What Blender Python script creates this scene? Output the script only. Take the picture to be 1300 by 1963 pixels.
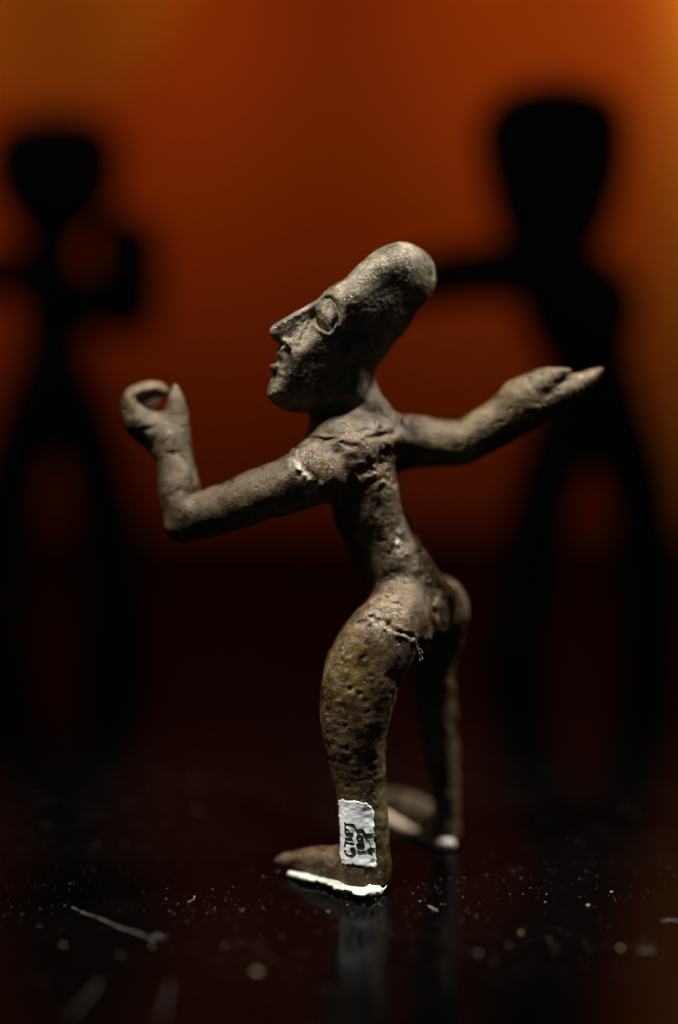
import bpy, bmesh, math, random
import numpy as np
from mathutils import Vector, Matrix
from mathutils.bvhtree import BVHTree

S = bpy.context.scene
for o in list(bpy.data.objects):
    bpy.data.objects.remove(o, do_unlink=True)
COL = S.collection
R = math.radians

# ------------------------------------------------------------------ camera
K = 1e-4                      # metres per modelling unit (0.1 mm)
DIST = 0.60                   # camera to statuette
PITCH = R(15)
HCAM = 0.2245
CT, ST = math.cos(PITCH), math.sin(PITCH)
CAM = np.array([0.0, -DIST * CT, HCAM])
cd = bpy.data.cameras.new('camera')
cam = bpy.data.objects.new('camera', cd)
COL.objects.link(cam)
cam.location = CAM
cam.rotation_euler = (math.pi / 2 - PITCH, 0, 0)
cd.sensor_fit = 'VERTICAL'
cd.sensor_height = 36
cd.lens = 36 * DIST / (1963 * K)
cd.clip_start = 0.01
cd.clip_end = 20
cd.dof.use_dof = True
cd.dof.focus_distance = DIST - 0.0045
cd.dof.aperture_fstop = (cd.lens * 1e-3) / 0.050
cd.dof.aperture_blades = 0
S.camera = cam

# ------------------------------------------------------------------ world, light, exposure
w = bpy.data.worlds.new('World')
S.world = w
w.use_nodes = True
w.node_tree.nodes['Background'].inputs['Color'].default_value = (0.034, 0.032, 0.028, 1)
w.node_tree.nodes['Background'].inputs['Strength'].default_value = 1.0


def lamp(name, kind, loc, target, power, color, **kw):
    ld = bpy.data.lights.new(name, kind)
    ld.energy = power
    ld.color = color
    for a, b in kw.items():
        setattr(ld, a, b)
    o = bpy.data.objects.new(name, ld)
    COL.objects.link(o)
    o.location = loc
    o.rotation_euler = (Vector(target) - Vector(loc)).to_track_quat('-Z', 'Y').to_euler()
    return o


# overhead case spotlight on the statuette
lamp('case_spotlight', 'SPOT', (-0.17, -0.015, 0.60), (0.0, -0.004, 0.05), 31.0, (1.0, 0.94, 0.84),
     spot_size=R(19), spot_blend=0.8, shadow_soft_size=0.035)
# second case spotlight, behind to the right: catches the right-hand edges
lamp('case_spotlight', 'SPOT', (0.24, 0.11, 0.42), (0.015, 0.0, 0.05), 15.0, (1.0, 0.93, 0.82),
     spot_size=R(24), spot_blend=0.8, shadow_soft_size=0.012)
# warm spots that wash the orange back panel from above
for wx, wp in ((-0.15, 1.15), (-0.075, 1.0), (0.0, 0.86), (0.07, 0.76), (0.14, 0.55)):
    lamp('wall_wash', 'SPOT', (wx, 0.09, 0.34), (wx, 0.24, 0.143), wp, (1.0, 0.55, 0.33),
         spot_size=R(36), spot_blend=1.0, shadow_soft_size=0.008)
lamp('side_wall_lamp', 'SPOT', (0.135, 0.205, 0.18), (0.115, 0.24, 0.150), 0.21, (1.0, 0.82, 0.56),
     spot_size=R(105), spot_blend=1.0, shadow_soft_size=0.01)

S.view_settings.view_transform = 'Standard'
S.view_settings.look = 'None'
S.view_settings.gamma = 1
S.view_settings.exposure = 0
S.render.engine = 'CYCLES'
S.cycles.use_denoising = True
S.cycles.denoiser = 'OPENIMAGEDENOISE'
S.cycles.denoising_prefilter = 'ACCURATE'
S.cycles.max_bounces = 6
S.cycles.sample_clamp_indirect = 4

rng = np.random.default_rng(7)
random.seed(7)


# ------------------------------------------------------------------ coordinates
# traced position (u, v) plus real depth z (units of 0.1 mm) -> real space
def Q(u, v, z):
    s = (DIST / K + z) / (DIST / K)
    return np.array([(u - 650) * s, (981.5 - v) * s, z], float)


def to_world(P):
    P = np.asarray(P, float)
    d = DIST + P[..., 2] * K
    out = np.empty(P.shape)
    out[..., 0] = CAM[0] + P[..., 0] * K
    out[..., 1] = CAM[1] + P[..., 1] * K * ST + d * CT
    out[..., 2] = CAM[2] + P[..., 1] * K * CT - d * ST
    return out


def height(P):                # height over the shelf in units
    return HCAM / K + P[:, 1] * CT - (DIST / K + P[:, 2]) * ST


def floor_q(u, v):            # point of the shelf seen at u, v
    a = (v - 981.5) * CT / (DIST / K)
    dz = (HCAM / K) / (ST + a) - DIST / K
    return Q(u, v, dz)


# ------------------------------------------------------------------ implicit modelling helpers
LAT = rng.random((64, 64, 64)).astype(np.float32)


def vnoise(P, wl, seed=0):
    p = P * (1.0 / wl) + seed * 17.31
    i = np.floor(p).astype(np.int32)
    f = (p - i).astype(np.float32)
    f = f * f * (3 - 2 * f)
    a = i & 63
    b = (i + 1) & 63
    x0, y0, z0 = a.T
    x1, y1, z1 = b.T
    fx, fy, fz = f.T
    c00 = LAT[x0, y0, z0] * (1 - fx) + LAT[x1, y0, z0] * fx
    c10 = LAT[x0, y1, z0] * (1 - fx) + LAT[x1, y1, z0] * fx
    c01 = LAT[x0, y0, z1] * (1 - fx) + LAT[x1, y0, z1] * fx
    c11 = LAT[x0, y1, z1] * (1 - fx) + LAT[x1, y1, z1] * fx
    c0 = c00 * (1 - fy) + c10 * fy
    c1 = c01 * (1 - fy) + c11 * fy
    return (c0 * (1 - fz) + c1 * fz) * 2 - 1


def smin(a, b, k):
    h = np.clip(0.5 + 0.5 * (b - a) / k, 0, 1)
    return b * (1 - h) + a * h - k * h * (1 - h)


def smax(a, b, k):
    return -smin(-a, -b, k)


def sstep(x, a, b):
    t = np.clip((x - a) / (b - a), 0, 1)
    return t * t * (3 - 2 * t)


FAR = 80.0


class Chain:
    """tapering limb: stations (u, v, z, r, depth ratio) joined by a smooth curve"""
    def __init__(self, pts, p=2.0, sub=3):
        A = []
        for q in pts:
            u, v, z, r = q[:4]
            e = q[4] if len(q) > 4 else 1.0
            s = (DIST / K + z) / (DIST / K)
            A.append([*Q(u, v, z), r * s, r * s * e])
        A = np.array(A)
        if sub > 1 and len(A) > 2:
            E = np.vstack([2 * A[0] - A[1], A, 2 * A[-1] - A[-2]])
            out = []
            for i in range(1, len(E) - 2):
                for t in np.arange(sub) / sub:
                    a, b, c, d = E[i - 1], E[i], E[i + 1], E[i + 2]
                    out.append(0.5 * (2 * b + (c - a) * t + (2 * a - 5 * b + 4 * c - d) * t * t + (3 * b - a - 3 * c + d) * t ** 3))
            out.append(A[-1])
            A = np.array(out)
        A[:, 3:] = np.maximum(A[:, 3:], 2.0)
        A = A.astype(np.float32)
        self.A, self.p = A, p
        m = A[:, 3:].max(axis=1)[:, None]
        self.lo = (A[:, :3] - m).min(0) - 45
        self.hi = (A[:, :3] + m).max(0) + 45

    def __call__(self, P):
        out = np.full(len(P), FAR, P.dtype)
        sel = np.all((P > self.lo) & (P < self.hi), axis=1)
        if not sel.any():
            return out
        X = P[sel]
        d = np.full(len(X), FAR, X.dtype)
        xlo, xhi = X.min(0) - 46, X.max(0) + 46
        for a, b in zip(self.A[:-1], self.A[1:]):
            mr = max(a[3], a[4], b[3], b[4])
            if np.any(np.minimum(a[:3], b[:3]) - mr > xhi) or np.any(np.maximum(a[:3], b[:3]) + mr < xlo):
                continue
            v = b[:3] - a[:3]
            t = np.clip(((X - a[:3]) @ v) / (v @ v + 1e-9), 0, 1)
            D = X - a[:3] - t[:, None] * v
            r = a[3] + t * (b[3] - a[3])
            rz = a[4] + t * (b[4] - a[4])
            xy = np.hypot(D[:, 0], D[:, 1])
            zz = np.abs(D[:, 2]) * r / rz
            if self.p == 2:
                n = np.hypot(xy, zz)
            else:
                n = np.cbrt(xy * xy * xy + zz * zz * zz)
            d = np.minimum(d, n - r)
        out[sel] = d
        return out


def smooth_poly(pts, it=2):
    A = np.array(pts, float)
    for _ in range(it):
        B = np.roll(A, -1, axis=0)
        A = np.stack([0.75 * A + 0.25 * B, 0.25 * A + 0.75 * B], 1).reshape(-1, 2)
    return A


def poly_sd(px, py, V):
    d = np.full(len(px), 1e18)
    s = np.ones(len(px))
    n = len(V)
    for i in range(n):
        a, b = V[i], V[i - 1]
        e = b - a
        wx, wy = px - a[0], py - a[1]
        t = np.clip((wx * e[0] + wy * e[1]) / (e @ e + 1e-12), 0, 1)
        d = np.minimum(d, (wx - e[0] * t) ** 2 + (wy - e[1] * t) ** 2)
        c1 = py >= a[1]
        c2 = py < b[1]
        c3 = e[0] * wy > e[1] * wx
        flip = (c1 & c2 & c3) | (~c1 & ~c2 & ~c3)
        s[flip] *= -1
    return s * np.sqrt(d)


class Inflate:
    """outline in profile, swollen to a rounded body of half depth h"""
    def __init__(self, pts, z, h, rim, it=1, turn=0.0):
        self.V = smooth_poly([Q(u, v, z)[:2] for u, v in pts], it)
        self.z, self.h, self.rim, self.turn = z, h, rim, turn
        hm = h if not callable(h) else 100
        self.lo = np.array([*self.V.min(0), z - hm]) - 45
        self.hi = np.array([*self.V.max(0), z + hm]) + 45

    def __call__(self, P):
        out = np.full(len(P), FAR, P.dtype)
        sel = np.all((P > self.lo) & (P < self.hi), axis=1)
        if not sel.any():
            return out
        X = P[sel]
        d = poly_sd(X[:, 0], X[:, 1], self.V)
        h = self.h(X) if callable(self.h) else self.h
        rim = self.rim(X) if callable(self.rim) else self.rim
        out[sel] = np.hypot(np.maximum(rim + d, 0), (X[:, 2] - self.z - self.turn * ((X[:, 0] - 30) * 0.76 - (X[:, 1] - 351) * 0.65)) * rim / h) - rim
        return out


def line_d(px, py, pts):
    d = np.full(len(px), 1e18)
    for a, b in zip(pts[:-1], pts[1:]):
        a, b = np.array(a, float), np.array(b, float)
        e = b - a
        wx, wy = px - a[0], py - a[1]
        t = np.clip((wx * e[0] + wy * e[1]) / (e @ e + 1e-9), 0, 1)
        d = np.minimum(d, (wx - e[0] * t) ** 2 + (wy - e[1] * t) ** 2)
    return np.sqrt(d)


def nets(f, lo, hi, h):
    """surface nets over blocks of 8 samples; only blocks near the surface are evaluated"""
    lo = np.array(lo, float)
    nb = np.ceil((np.array(hi) - lo) / (8 * h)).astype(int)
    n = nb * 8
    bi = np.stack(np.meshgrid(*[np.arange(k) for k in nb], indexing='ij'), -1).reshape(-1, 3)
    cf = np.concatenate([f((lo + (c * 8 + 3.5) * h).astype(np.float32)) for c in np.array_split(bi, max(1, len(bi) // 20000))])
    F = np.empty(n, np.float32)
    Fv = F.reshape(nb[0], 8, nb[1], 8, nb[2], 8)
    Fv[...] = cf.reshape(nb)[:, None, :, None, :, None]
    act = bi[np.abs(cf) < 6.1 * h + 12]
    loc = np.stack(np.meshgrid(*[np.arange(8)] * 3, indexing='ij'), -1).reshape(-1, 3)
    for c in np.array_split(act, max(1, len(act) // 100)):
        ii = (c[:, None, :] * 8 + loc[None]).reshape(-1, 3)
        v = f((lo + ii * h).astype(np.float32))
        F[ii[:, 0], ii[:, 1], ii[:, 2]] = v
    I = F < 0
    cnt = np.zeros(n - 1, np.int8)
    corners = [(a, b, c) for a in (0, 1) for b in (0, 1) for c in (0, 1)]
    for a, b, c in corners:
        cnt += I[a:n[0] - 1 + a, b:n[1] - 1 + b, c:n[2] - 1 + c]
    cells = np.argwhere((cnt > 0) & (cnt < 8))
    del cnt
    val = np.stack([F[cells[:, 0] + a, cells[:, 1] + b, cells[:, 2] + c] for a, b, c in corners], 1)
    acc = np.zeros((len(cells), 3))
    num = np.zeros(len(cells))
    for i, ca in enumerate(corners):
        for j, cb in enumerate(corners):
            if j > i and sum(abs(x - y) for x, y in zip(ca, cb)) == 1:
                x = (val[:, i] < 0) != (val[:, j] < 0)
                den = val[:, i] - val[:, j]
                t = np.where(x, val[:, i] / np.where(den == 0, 1, den), 0)
                p = np.array(ca)[None] + t[:, None] * (np.array(cb) - np.array(ca))[None]
                acc += p * x[:, None]
                num += x
    V = lo + (cells + acc / num[:, None]) * h
    key = (cells[:, 0].astype(np.int64) * n[1] + cells[:, 1]) * n[2] + cells[:, 2]
    quads = []
    for ax in range(3):
        sl0 = [slice(1, -1)] * 3
        sl1 = [slice(1, -1)] * 3
        sl0[ax] = slice(0, -1)
        sl1[ax] = slice(1, None)
        A = I[tuple(sl0)]
        B = I[tuple(sl1)]
        e = np.argwhere(A != B)
        s = A[e[:, 0], e[:, 1], e[:, 2]]
        off = np.ones(3, int)
        off[ax] = 0
        e = e + off
        b1, b2 = (ax + 1) % 3, (ax + 2) % 3
        q = []
        for d1, d2 in ((-1, -1), (0, -1), (0, 0), (-1, 0)):
            c = e.copy()
            c[:, b1] += d1
            c[:, b2] += d2
            q.append(np.searchsorted(key, (c[:, 0].astype(np.int64) * n[1] + c[:, 1]) * n[2] + c[:, 2]))
        q = np.stack(q, 1)
        q[~s] = q[~s][:, ::-1]
        quads.append(q)
    quads = np.concatenate(quads)
    # modelling space is left-handed (x right, y up, z away): flip so that normals point out in the world
    return V, quads[:, ::-1]


def vert_normals(W, quads):
    a = W[quads[:, 2]] - W[quads[:, 0]]
    b = W[quads[:, 3]] - W[quads[:, 1]]
    fn = np.cross(a, b)
    N = np.zeros(W.shape)
    for i in range(4):
        np.add.at(N, quads[:, i], fn)
    return N / (np.linalg.norm(N, axis=1)[:, None] + 1e-20)


def mesh_from(name, W, quads, mat, base, N=None, col=None):
    used = np.unique(quads)
    remap = np.full(len(W), -1, np.int64)
    remap[used] = np.arange(len(used))
    me = bpy.data.meshes.new(name)
    q = remap[quads]
    me.vertices.add(len(used))
    me.vertices.foreach_set('co', (W[used] - base).astype(np.float32).ravel())
    me.loops.add(q.size)
    me.loops.foreach_set('vertex_index', q.astype(np.int32).ravel())
    me.polygons.add(len(q))
    me.polygons.foreach_set('loop_start', np.arange(0, q.size, q.shape[1], dtype=np.int32))
    me.update(calc_edges=True)
    me.polygons.foreach_set('use_smooth', np.ones(len(q), bool))
    if col is not None:
        at = me.color_attributes.new('patina', 'FLOAT_COLOR', 'POINT')
        c = np.concatenate([col[used], np.ones((len(used), 1))], 1)
        at.data.foreach_set('color', c.astype(np.float32).ravel())
    if N is not None:
        me.normals_split_custom_set_from_vertices(N[used].tolist())
    me.materials.append(mat)
    return me


def link(name, me, parent=None, loc=None):
    o = bpy.data.objects.new(name, me)
    COL.objects.link(o)
    if parent is not None:
        o.parent = parent
    if loc is not None:
        o.location = loc
    return o


def tag(o, label=None, cat=None, group=None, kind=None):
    if label:
        o['label'] = label
    if cat:
        o['category'] = cat
    if group:
        o['group'] = group
    if kind:
        o['kind'] = kind
    return o


# ------------------------------------------------------------------ materials
class NT:
    def __init__(self, name):
        self.m = bpy.data.materials.new(name)
        self.m.use_nodes = True
        self.t = self.m.node_tree
        self.b = self.t.nodes['Principled BSDF']

    def n(self, kind, **kw):
        x = self.t.nodes.new(kind)
        for a, b in kw.items():
            if a.startswith('i_'):
                x.inputs[a[2:].replace('_', ' ')].default_value = b
            else:
                setattr(x, a, b)
        return x

    def l(self, a, b):
        self.t.links.new(a, b)

    def noise(self, scale, detail=4, rough=0.6, src=None):
        x = self.n('ShaderNodeTexNoise', i_Scale=scale, i_Detail=detail, i_Roughness=rough)
        if src is not None:
            self.l(src, x.inputs['Vector'])
        return x.outputs['Fac']

    def ramp(self, fac, stops):
        r = self.n('ShaderNodeValToRGB')
        e = r.color_ramp.elements
        while len(e) < len(stops):
            e.new(0.5)
        for k, (p, c) in zip(e, stops):
            k.position = p
            k.color = (*c, 1) if len(c) == 3 else c
        self.l(fac, r.inputs['Fac'])
        return r.outputs['Color']

    def mix(self, fac, a, b, mode='MIX'):
        x = self.n('ShaderNodeMix', data_type='RGBA', blend_type=mode)
        for s, val in ((x.inputs[0], fac), (x.inputs[6], a), (x.inputs[7], b)):
            if isinstance(val, (int, float)):
                s.default_value = val
            elif isinstance(val, tuple):
                s.default_value = (*val, 1)
            else:
                self.l(val, s)
        return x.outputs[2]

    def bump(self, fac, strength, dist, prev=None):
        x = self.n('ShaderNodeBump', i_Strength=strength, i_Distance=dist)
        self.l(fac, x.inputs['Height'])
        if prev is not None:
            self.l(prev, x.inputs['Normal'])
        return x.outputs['Normal']


def bronze_material():
    t = NT('bronze_patina')
    co = t.n('ShaderNodeTexCoord').outputs['Object']
    tint = t.n('ShaderNodeVertexColor', layer_name='patina').outputs['Color']
    fine = t.noise(2600, 5, 0.7, co)
    mid = t.noise(520, 5, 0.65, co)
    big = t.noise(130, 3, 0.5, co)
    c = t.mix(1.0, tint, t.ramp(fine, [(0.30, (0.22, 0.21, 0.20)), (0.5, (0.95, 0.95, 0.95)), (0.70, (2.1, 2.0, 1.9))]), 'MULTIPLY')
    c = t.mix(1.0, c, t.ramp(mid, [(0.32, (0.36, 0.34, 0.31)), (0.52, (1, 1, 1)), (0.70, (1.7, 1.62, 1.5))]), 'MULTIPLY')
    # scattered warm corrosion and greenish bloom
    rust = t.ramp(t.noise(700, 3, 0.6, co), [(0.66, (0, 0, 0)), (0.74, (1, 1, 1))])
    c = t.mix(t.mix(1.0, rust, (0.45, 0.45, 0.45), 'MULTIPLY'), c, (0.16, 0.07, 0.022))
    green = t.ramp(big, [(0.56, (0, 0, 0)), (0.75, (0.35, 0.35, 0.35))])
    c = t.mix(green, c, (0.075, 0.08, 0.045))
    t.l(c, t.b.inputs['Base Color'])
    dark = t.ramp(t.noise(210, 4, 0.6, co), [(0.38, (0.30, 0.28, 0.25)), (0.58, (1.12, 1.12, 1.1))])
    c = t.mix(1.0, c, dark, 'MULTIPLY')
    t.l(c, t.b.inputs['Base Color'])
    rr = t.ramp(mid, [(0.34, (0.42, 0.42, 0.42)), (0.64, (0.72, 0.72, 0.72))])
    gl = t.ramp(t.noise(170, 4, 0.65, co), [(0.47, (1, 1, 1)), (0.60, (0.38, 0.38, 0.38))])   # waxed, worn patches
    rr = t.mix(1.0, rr, gl, 'MULTIPLY')
    t.l(rr, t.b.inputs['Roughness'])
    t.b.inputs['Specular IOR Level'].default_value = 0.6
    t.b.inputs['Specular Tint'].default_value = (1.0, 0.88, 0.72, 1)
    nrm = t.bump(mid, 0.4, 0.0005)
    nrm = t.bump(fine, 0.8, 0.00028, nrm)
    t.l(nrm, t.b.inputs['Normal'])
    return t.m


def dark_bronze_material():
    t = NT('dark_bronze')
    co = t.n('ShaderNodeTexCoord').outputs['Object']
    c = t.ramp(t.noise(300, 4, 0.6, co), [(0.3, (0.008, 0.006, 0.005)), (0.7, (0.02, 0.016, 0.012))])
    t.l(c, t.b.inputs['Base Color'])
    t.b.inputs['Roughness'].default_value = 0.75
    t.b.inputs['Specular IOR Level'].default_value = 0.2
    return t.m


def putty_material(name, ca, cb):
    t = NT(name)
    co = t.n('ShaderNodeTexCoord').outputs['Object']
    f = t.noise(420, 4, 0.6, co)
    t.l(t.ramp(f, [(0.35, cb), (0.6, ca)]), t.b.inputs['Base Color'])
    t.b.inputs['Roughness'].default_value = 0.38
    t.b.inputs['Subsurface Weight'].default_value = 0.0
    t.l(t.bump(t.noise(900, 3, 0.5, co), 0.5, 0.0004), t.b.inputs['Normal'])
    return t.m


def plain(name, col, rough=0.7, spec=0.3):
    t = NT(name)
    co = t.n('ShaderNodeTexCoord').outputs['Object']
    c = tuple(x * 0.7 for x in col)
    t.l(t.ramp(t.noise(1500, 3, 0.6, co), [(0.3, c), (0.7, col)]), t.b.inputs['Base Color'])
    t.b.inputs['Roughness'].default_value = rough
    t.b.inputs['Specular IOR Level'].default_value = spec
    return t.m


def label_material():
    t = NT('label_paint')
    co = t.n('ShaderNodeTexCoord').outputs['Object']
    mp = t.n('ShaderNodeMapping')
    mp.inputs['Scale'].default_value = (1, 1, 2.2)
    t.l(co, mp.inputs['Vector'])
    f = t.noise(900, 5, 0.65, mp.outputs['Vector'])
    t.l(t.ramp(f, [(0.3, (0.58, 0.61, 0.64)), (0.62, (0.84, 0.87, 0.90))]), t.b.inputs['Base Color'])
    t.b.inputs['Roughness'].default_value = 0.5
    t.l(t.bump(f, 0.4, 0.0003), t.b.inputs['Normal'])
    return t.m


def floor_material():
    t = NT('black_gloss_shelf')
    co = t.n('ShaderNodeTexCoord').outputs['Object']
    f = t.noise(60, 4, 0.6, co)
    t.l(t.ramp(f, [(0.3, (0.0005, 0.0004, 0.0004)), (0.75, (0.0011, 0.0009, 0.0009))]), t.b.inputs['Base Color'])
    t.l(t.ramp(t.noise(25, 3, 0.6, co), [(0.3, (0.11, 0.11, 0.11)), (0.7, (0.18, 0.18, 0.18))]), t.b.inputs['Roughness'])
    t.b.inputs['Specular IOR Level'].default_value = 0.045
    return t.m


def wall_material():
    t = NT('orange_back_panel')
    co = t.n('ShaderNodeTexCoord').outputs['Object']
    f = t.noise(9, 3, 0.5, co)
    c = t.ramp(f, [(0.3, (0.50, 0.082, 0.004)), (0.7, (0.60, 0.104, 0.006))])
    # a paler ochre disc in the panel colour, upper left
    mp = t.n('ShaderNodeVectorMath', operation='DISTANCE')
    t.l(co, mp.inputs[0])
    mp.inputs[1].default_value = (-0.075, 0, 0.153)
    mr = t.n('ShaderNodeMapRange', i_From_Min=0.034, i_From_Max=0.040, i_To_Min=1.0, i_To_Max=0.0)
    t.l(mp.outputs['Value'], mr.inputs['Value'])
    c = t.mix(mr.outputs['Result'], c, (0.56, 0.17, 0.012))
    # golden glow at the right, painted into the panel colour as an upright band
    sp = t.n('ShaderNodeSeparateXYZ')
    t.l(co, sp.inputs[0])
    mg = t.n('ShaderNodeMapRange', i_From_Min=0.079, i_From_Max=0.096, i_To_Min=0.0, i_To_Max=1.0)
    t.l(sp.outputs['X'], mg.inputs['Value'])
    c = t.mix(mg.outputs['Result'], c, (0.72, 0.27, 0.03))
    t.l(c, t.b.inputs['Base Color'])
    t.b.inputs['Roughness'].default_value = 0.85
    t.b.inputs['Specular IOR Level'].default_value = 0.1
    return t.m


BRONZE = bronze_material()
DARK = dark_bronze_material()

# ------------------------------------------------------------------ setting
WALL_Y = 0.24


def slab(name, x0, x1, y0, y1, z0, z1, mat, loc):
    bm = bmesh.new()
    bmesh.ops.create_cube(bm, size=1)
    for v in bm.verts:
        v.co = ((x0 + x1) / 2 + v.co.x * (x1 - x0), (y0 + y1) / 2 + v.co.y * (y1 - y0), (z0 + z1) / 2 + v.co.z * (z1 - z0))
    me = bpy.data.meshes.new(name)
    bm.to_mesh(me)
    bm.free()
    me.materials.append(mat)
    return link(name, me, None, loc)


tag(slab('floor', -0.7, 0.7, -0.75, WALL_Y - 0.0005, -0.02, 0, floor_material(), (0, 0, 0)),
    'glossy black display shelf speckled with dust', 'shelf', kind='structure')
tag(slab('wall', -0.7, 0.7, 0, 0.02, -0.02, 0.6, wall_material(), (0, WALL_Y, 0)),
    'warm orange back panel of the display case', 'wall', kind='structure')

# ------------------------------------------------------------------ the statuette as implicit body
TURN = 0.38   # the face is turned a little from pure profile
ZH = 30       # depth of the head's middle


def head_depth(X):
    # half depth of the head: narrow at chin, broad behind the eyes, rounder at the crown
    u, v = X[:, 0] + 650, 981.5 - X[:, 1]
    t = (u - 530) * 0.65 - (v - 760) * 0.76       # along the head from chin to crown
    h = np.interp(t, [-20, 30, 90, 150, 230, 330, 380], [44, 54, 64, 72, 74, 66, 62])
    front = np.clip((u - 520) * 0.76 + (v - 760) * 0.3, 0, 200)
    return h * np.interp(front, [0, 60], [0.86, 1.0])


head_main = Inflate([(771, 464), (806, 474), (830, 497), (838, 531), (830, 563), (807, 592), (783, 627), (755, 659), (735, 688), (718, 709),
                     (712, 740), (702, 780), (640, 788), (578, 792), (548, 789), (529, 778), (514, 764), (513, 744), (521, 728), (528, 716),
                     (533, 703), (537, 686), (545, 664), (580, 630), (604, 602), (618, 584), (616, 568), (634, 551), (654, 541),
                     (668, 530), (689, 508), (712, 488), (741, 472)], ZH, head_depth, lambda X: np.interp(981.5 - X[:, 1], [600, 640, 750], [58, 52, 30]), 1, TURN)
nose = Inflate([(626, 566), (606, 578), (578, 595), (543, 614), (519, 630), (519, 645), (529, 657), (540, 662), (552, 668), (570, 662), (600, 622), (630, 590)],
               ZH, lambda X: np.interp(981.5 - X[:, 1], [575, 610, 640, 670], [16, 20, 27, 29]), 8, 2, TURN)
upper_lip = Inflate([(538, 663), (529, 680), (534, 690), (548, 697), (562, 694), (562, 668)], ZH, 27, 7, 2, TURN)
lower_lip = Inflate([(516, 699), (518, 713), (534, 724), (552, 727), (562, 720), (554, 708), (538, 699)], ZH, 27, 6, 2, TURN)

neck = Chain([(664, 745, 84, 54, .75), (654, 800, 78, 60, .78), (664, 850, 52, 74, .9)])
torso = Chain([(655, 862, 38, 72, .95), (678, 890, 38, 80, .95), (698, 940, 45, 69), (706, 980, 52, 68), (722, 1015, 58, 66), (742, 1055, 64, 67), (764, 1100, 70, 70), (784, 1145, 76, 74), (790, 1180, 80, 74)])
yoke = Chain([(620, 895, 20, 62), (680, 868, 34, 70), (745, 852, 72, 54), (785, 846, 80, 48)])
trapezius = Chain([(690, 770, 74, 40), (712, 792, 62, 36), (738, 812, 56, 28), (762, 818, 60, 22)])
pelvis = Chain([(765, 1178, 22, 62), (790, 1175, 80, 66), (838, 1160, 138, 52), (848, 1172, 150, 48)])
buttock = Chain([(845, 1150, 140, 44), (851, 1180, 150, 44)])

arm_l = Chain([(628, 905, 5, 60), (600, 913, 5, 57), (550, 932, 8, 54), (500, 948, 16, 51), (450, 967, 28, 48), (400, 984, 42, 45), (368, 992, 50, 42)])
elbow = Chain([(362, 990, 52, 40), (350, 1004, 52, 32), (343, 1015, 52, 20)])
fore_l = Chain([(355, 995, 52, 38), (349, 960, 58, 40), (342, 920, 66, 38), (335, 880, 74, 36), (327, 852, 80, 37)])
palm_l = Chain([(326, 860, 80, 37), (314, 836, 84, 40), (302, 826, 84, 36)])
ring_l = Chain([(300, 832, 84, 32, 1.1), (272, 812, 84, 30, 1.2), (258, 788, 90, 25, 1.6), (255, 768, 96, 21, 2.1), (265, 755, 98, 18, 2.4), (284, 748, 98, 16, 2.4), (304, 747, 98, 13, 2.4), (317, 751, 96, 8, 2.4)], sub=4)
cup_l = Chain([(262, 790, 158, 24), (284, 768, 170, 20)])
thumb_l = Chain([(330, 838, 82, 34), (337, 805, 80, 25), (339, 783, 79, 20), (337, 762, 79, 13), (335, 742, 79, 4)])

arm_r = Chain([(765, 850, 78, 50), (800, 846, 80, 49), (830, 849, 80, 46), (885, 848, 78, 44), (930, 824, 74, 44), (975, 797, 72, 45), (1005, 776, 70, 45)])
thumb_r = Chain([(1000, 766, 66, 42), (1035, 738, 62, 31), (1060, 722, 58, 18), (1078, 714, 57, 10), (1090, 711, 57, 5)])
fingers_r = Chain([(1000, 782, 70, 43), (1040, 768, 74, 38), (1080, 752, 78, 31), (1115, 735, 80, 23), (1140, 718, 80, 13), (1155, 706, 80, 4)])

leg_n = Chain([(770, 1190, 18, 62), (745, 1212, 8, 70), (722, 1240, 4, 74), (700, 1280, 0, 74), (690, 1320, 0, 73), (683, 1360, 0, 69), (680, 1400, 0, 62), (684, 1450, 2, 54.5),
               (690, 1500, 4, 50), (695, 1550, 4, 47), (698, 1600, 4, 47), (700, 1660, 4, 47), (702, 1700, 4, 46)], p=3)
foot_n = Chain([(700, 1668, 6, 46), (660, 1664, 22, 42), (622, 1656, 40, 36), (585, 1650, 58, 25), (552, 1650, 74, 15), (534, 1654, 82, 9)], p=2)
leg_f = Chain([(850, 1170, 160, 48), (842, 1215, 175, 46), (831, 1280, 195, 40), (836, 1350, 212, 40), (843, 1410, 216, 36), (850, 1470, 216, 30), (854, 1540, 216, 26), (855, 1600, 216, 26)], p=3)
foot_f = Chain([(853, 1590, 228, 28), (825, 1578, 290, 32), (785, 1552, 348, 32), (752, 1540, 395, 24), (728, 1530, 430, 16), (715, 1528, 448, 9)], p=2)

CRACKS = [  # (polyline, width, depth)
    ([(552, 866), (570, 886), (588, 903), (604, 924), (620, 944), (628, 978)], 5, 6),
    ([(584, 838), (620, 846), (648, 842), (662, 853), (682, 856), (701, 843), (729, 836), (755, 830), (766, 812), (772, 796)], 5, 8.5),
    ([(588, 826), (630, 832), (670, 836), (705, 828)], 7, 4),
    ([(700, 900), (735, 880), (762, 862)], 13, 8),
    ([(688, 1194), (710, 1182), (733, 1189), (750, 1203), (785, 1216), (818, 1244)], 5, 6),
    ([(770, 985), (766, 1010), (758, 1040), (748, 1062)], 5, 3.5),
    ([(812, 1090), (824, 1128), (832, 1170), (828, 1212)], 9, 9),
    ([(640, 958), (690, 938), (722, 918), (760, 922)], 8, 4),
    ([(346, 938), (362, 950), (386, 940)], 6, 3),
    ([(338, 866), (352, 880), (366, 900), (370, 925)], 4, 3),
    ([(258, 826), (285, 822), (302, 812)], 4, 3),
    ([(766, 800), (786, 830), (792, 868)], 6, 4),
]
CRACKS = [([tuple(Q(u, v, 0)[:2]) for u, v in c], a, b) for c, a, b in CRACKS]
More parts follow.
